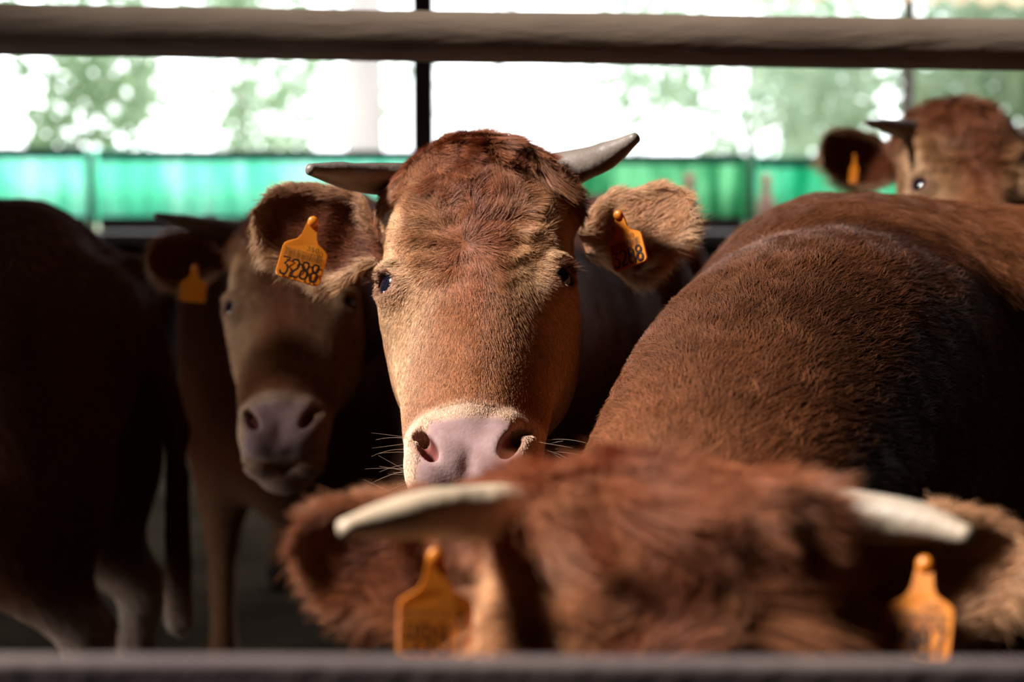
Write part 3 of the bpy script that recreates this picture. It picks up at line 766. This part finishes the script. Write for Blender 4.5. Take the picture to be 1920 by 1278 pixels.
for i in range(5): fence_panel(xs[i], xs[i + 1], zb, zt, fy, mats[i], labs[i], sl)
for i, (px, lab) in enumerate(((-1.885, 'slim dark fence post at the left, behind the dark cow\'s back'), (1.07, 'slim dark fence post right of the middle cow\'s lit ear'), (2.6, 'slim dark fence post behind the curly-headed cow'))):
    r = link(bpy.data.objects.new('fence_post', None)); r.location = (px, fy - .055, 0); tag(r, lab, 'fence post', 'slim posts of the green fence')
    V, F = tube([(px, fy - .055, 0), (px, fy - .055, zt + .0)], [.016, .016], 4, 14); mesh_obj('post', V, F, M_STEEL, r, offset=(px, fy - .055, 0))
    V, F = uv_sphere((px, fy - .055, zt), (.019, .019, .010), 14, 8); mesh_obj('cap', V, F, M_STEEL, r, offset=(px, fy - .055, 0))
# tall post to the roof
px = -.283
r = link(bpy.data.objects.new('support_post', None)); r.location = (px, 6.4, 0); tag(r, 'tall black steel post behind the middle cow, rising from the green fence to the roof', 'post')
o = box_obj('post', (-.034, -.034, 0), (.034, .034, 3.5), M_STEEL, r, .004)
o = box_obj('base_plate', (-.08, -.08, .0), (.08, .08, .012), M_STEEL, r, .002)

# round pole across the pen at the top
a = at(-260, 52, 3.0); b = at(2180, 88, 3.0)
pts = [a + (b - a) * t for t in np.linspace(-.5, 2.0, 9)]
V, F = tube(pts, [.0385, .038, .0385, .039, .0385, .039, .039, .0395, .039], 30, 40)
V = V + vnoise(V, 1.6, 2.) * .0012 + vnoise(V, 9, 2.) * .0004
tag(mesh_obj('round_pole', V, F, M_POLE), 'weathered grey-brown round pole running across the top of the picture', 'pole')
# steel rail at the bottom, nearest to us
a = at(-150, 1268, 1.02); b = at(2080, 1276, 1.02)
o = box_obj('feed_rail', (-.5, -.012, -.10), (.5, .012, .0), M_RAIL, None, .004)
o.location = ((a + b) / 2 + UPV * .0105).tolist(); o.scale = (1, 1, 1)
o.rotation_euler = (math.pi * 0 - PITCH, math.asin((a[2] - b[2]) / np.linalg.norm(b - a)), 0)
tag(o, 'flat dull grey-mauve feed rail along the bottom, in front of the lowered head', 'rail')

# small pink things before the green fence
M_PINKP = mat('faded_pink_plastic', (.85, .50, .46), .5, .3, noise=(12, (.90, .66, .58), (1, 1, 1)), trans=.7)
for (x, lab) in ((at(1303, 400, 8.6)[0], 'pale pink bottle with a narrow pale neck beside the middle cow\'s lit ear'), (at(1452, 400, 8.6)[0], 'pale pink bottle with a narrow pale neck just above the big cow\'s back')):
    prof = [(.0, .0), (.038, .004), (.044, .03), (.045, .09), (.041, .12), (.034, .148), (.026, .17), (.020, .20), (.021, .225), (.014, .232), (0, .234)]
    V, F = [], []; nseg = 24; z0 = .90 - .0
    for rr_, zz in prof:
        for k in range(nseg): V.append((x + rr_ * math.cos(k * 6.2832 / nseg), 8.90 + rr_ * math.sin(k * 6.2832 / nseg), z0 + zz))
    for i in range(len(prof) - 1):
        for k in range(nseg): F.append((i * nseg + k, i * nseg + (k + 1) % nseg, (i + 1) * nseg + (k + 1) % nseg, (i + 1) * nseg + k))
    rt = link(bpy.data.objects.new('bottle', None)); rt.location = (x, 8.9, z0); tag(rt, lab, 'bottle', 'pink bottles on the ledge of the back wall')
    mesh_obj('shell', V, F, M_PINKP, rt, offset=(x, 8.9, z0))
    V2, F2 = tube([(x, 8.9, z0 + .225), (x, 8.9, z0 + .255)], [.024, .023], 3, 18); mesh_obj('cap', V2, F2, M_PINKP, rt, offset=(x, 8.9, z0))
struct(box_obj('ledge', (-3.1, 8.83, .86), (5, 9.02, .90), M_STEEL))

# neighbouring roof edge, translucent corrugated sheet
M_ROOF = mat('fibreglass_roof', (.62, .50, .34), .6, .3, noise=(3, (.72, .60, .42), (1, 1, 1)), trans=.5)
V, F = [], []; xs_ = np.arange(1.0, 7.5, .02); y0 = 14.0
for x in xs_:
    s = .030 * math.asin(math.sin(x / .197 * 2 * math.pi)) / 1.57
    z = 2.300 - .028 * (x - 1.2)
    for yy, dz in ((y0, 0), (y0, .006), (y0 - 0 + 3.0, 1.006), (y0 + 3.0, 1.0)): V.append((x, yy, z + s + dz))
for i in range(len(xs_) - 1):
    a_ = 4 * i
    for k in range(4): F.append((a_ + k, a_ + 4 + k, a_ + 4 + (k + 1) % 4, a_ + (k + 1) % 4))
rf = mesh_obj('roof_sheet', V, F, M_ROOF); tag(rf, 'tan corrugated roof edge at the top right corner above the pole', 'roof')
pass
for x in (3.0, 7.2):
    V, F = tube([(x, y0 + 1.2, -.02), (x, y0 + 1.2, 2.60 - .028 * (x - 1.2))], [.05, .05], 3, 12)
    mesh_obj('roof_post', V, F, M_STEEL, rf)

# trees beyond the fence
M_LEAF = mat('leaves', (.17, .27, .15), .5, .4, noise=(2, (.26, .36, .22), (1, 1, 1)), trans=.5)
M_LEAF2 = mat('leaves_pale', (.38, .50, .38), .5, .4, noise=(2, (.45, .56, .42), (1, 1, 1)), trans=.5)
M_BARK = mat('pale_bark', (.52, .47, .46), .85, .2, noise=(6, (.42, .38, .38), (1, 1, .3)), bump=(20, .4))
M_BARKD = mat('brown_bark', (.20, .15, .11), .9, .2, noise=(6, (.14, .10, .08), (1, 1, .3)))
def tree(x, y, h, crown, n, leafm, barkm, label, tr=.12, lean=(0, 0), seed=0, size=.07, group='trees beyond the green fence'):
    r = np.random.default_rng(seed)
    rt = link(bpy.data.objects.new('tree', None)); rt.location = (x, y, 0); tag(rt, label, 'tree', group)
    off = (x, y, 0)
    V, F = tube([(x, y, -.02), (x + lean[0] * .5, y + lean[1] * .5, h * .5), (x + lean[0], y + lean[1], h)], [tr * 1.15, tr, tr * .55], 8, 16)
    for k in range(9):
        z = h * r.uniform(.30, .95); a = r.uniform(0, 6.28); L = r.uniform(.8, 2.0)
        b0 = np.array([x + lean[0] * z / h, y + lean[1] * z / h, z]); b1 = b0 + np.array([math.cos(a) * L, math.sin(a) * L * .7, L * .5])
        v, f = tube([b0, (b0 + b1) / 2 + (0, 0, -.05), b1], [tr * .35, tr * .22, tr * .1], 4, 8); F += [tuple(i + len(V) for i in q) for q in f]; V = np.concatenate([V, v])
    mesh_obj('trunk', V, F, barkm, rt, offset=off)
    P = []
    for (cx, cy, cz, rx, ry, rz, wgt) in crown:
        m = int(n * wgt); q = nrm(r.normal(size=(m, 3))) * (r.random((m, 1)) ** .4); P.append(q * (rx, ry, rz) + (x + cx, y + cy, cz))
    P = np.concatenate(P); keep = vnoise(P, .55, seed)[:, 0] + .6 * vnoise(P, 1.3, seed + 3)[:, 1] > -.15; P = P[keep]; m = len(P)
    A = nrm(r.normal(size=(m, 3))); B = nrm(np.cross(A, nrm(r.normal(size=(m, 3))))); sz = size * r.uniform(.6, 1.4, (m, 1)); Nn = np.cross(A, B)
    Q = np.stack([P - A * sz, P + B * sz * .45 + Nn * sz * .15, P + A * sz, P - B * sz * .45 + Nn * sz * .15], 1).reshape(-1, 3)
    Fq = [(4 * i, 4 * i + 1, 4 * i + 2, 4 * i + 3) for i in range(m)]
    mesh_obj('foliage', Q, Fq, leafm, rt, smooth=False, offset=off)
tree(-5.0, 17.5, 5, [(.0, 0, 1.9, 2.0, 1.2, 1.4, .6), (1.6, 0, 2.2, 2.2, 1.0, 1.5, .4)], 4300, M_LEAF, M_BARKD, 'dense green tree at the far left beyond the turquoise sheets', seed=21, size=.10, tr=.04)
tree(-2.9, 21.5, 6, [(-.4, 0, 2.2, 2.2, 1.2, 1.6, .7), (.9, 0, 1.8, 1.2, 1, 1.0, .2)], 2600, M_LEAF2, M_BARKD, 'sparse pale-leaved tree behind the dense green tree', seed=2, size=.10, tr=.03)
tree(-1.03, 14.0, 7, [(0, 0, 6.5, 1.2, 1.0, 1.2, 1)], 900, M_LEAF2, M_BARK, 'tall pale-barked tree trunk left of the black post', seed=3, tr=.125)
tree(-.55, 16.8, 5.6, [(1.0, 0, 5.2, 1.2, 1.0, .8, 1)], 900, M_LEAF2, M_BARKD, 'thin leaning tree right of the black post', seed=4, tr=.035, lean=(1.3, 0))
tree(2.6, 22.0, 6, [(0, 0, 2.0, 2.2, 1.2, 1.5, 1)], 4200, M_LEAF2, M_BARKD, 'loose pale green tree beyond the fence, left of the curly-headed cow', seed=15, size=.10, tr=.03)
tree(4.6, 18.0, 6, [(0, 0, 2.0, 2.6, 1.4, 1.7, 1)], 9500, M_LEAF2, M_BARKD, 'dense pale green tree behind the curly-headed cow', seed=6, size=.10, tr=.04)
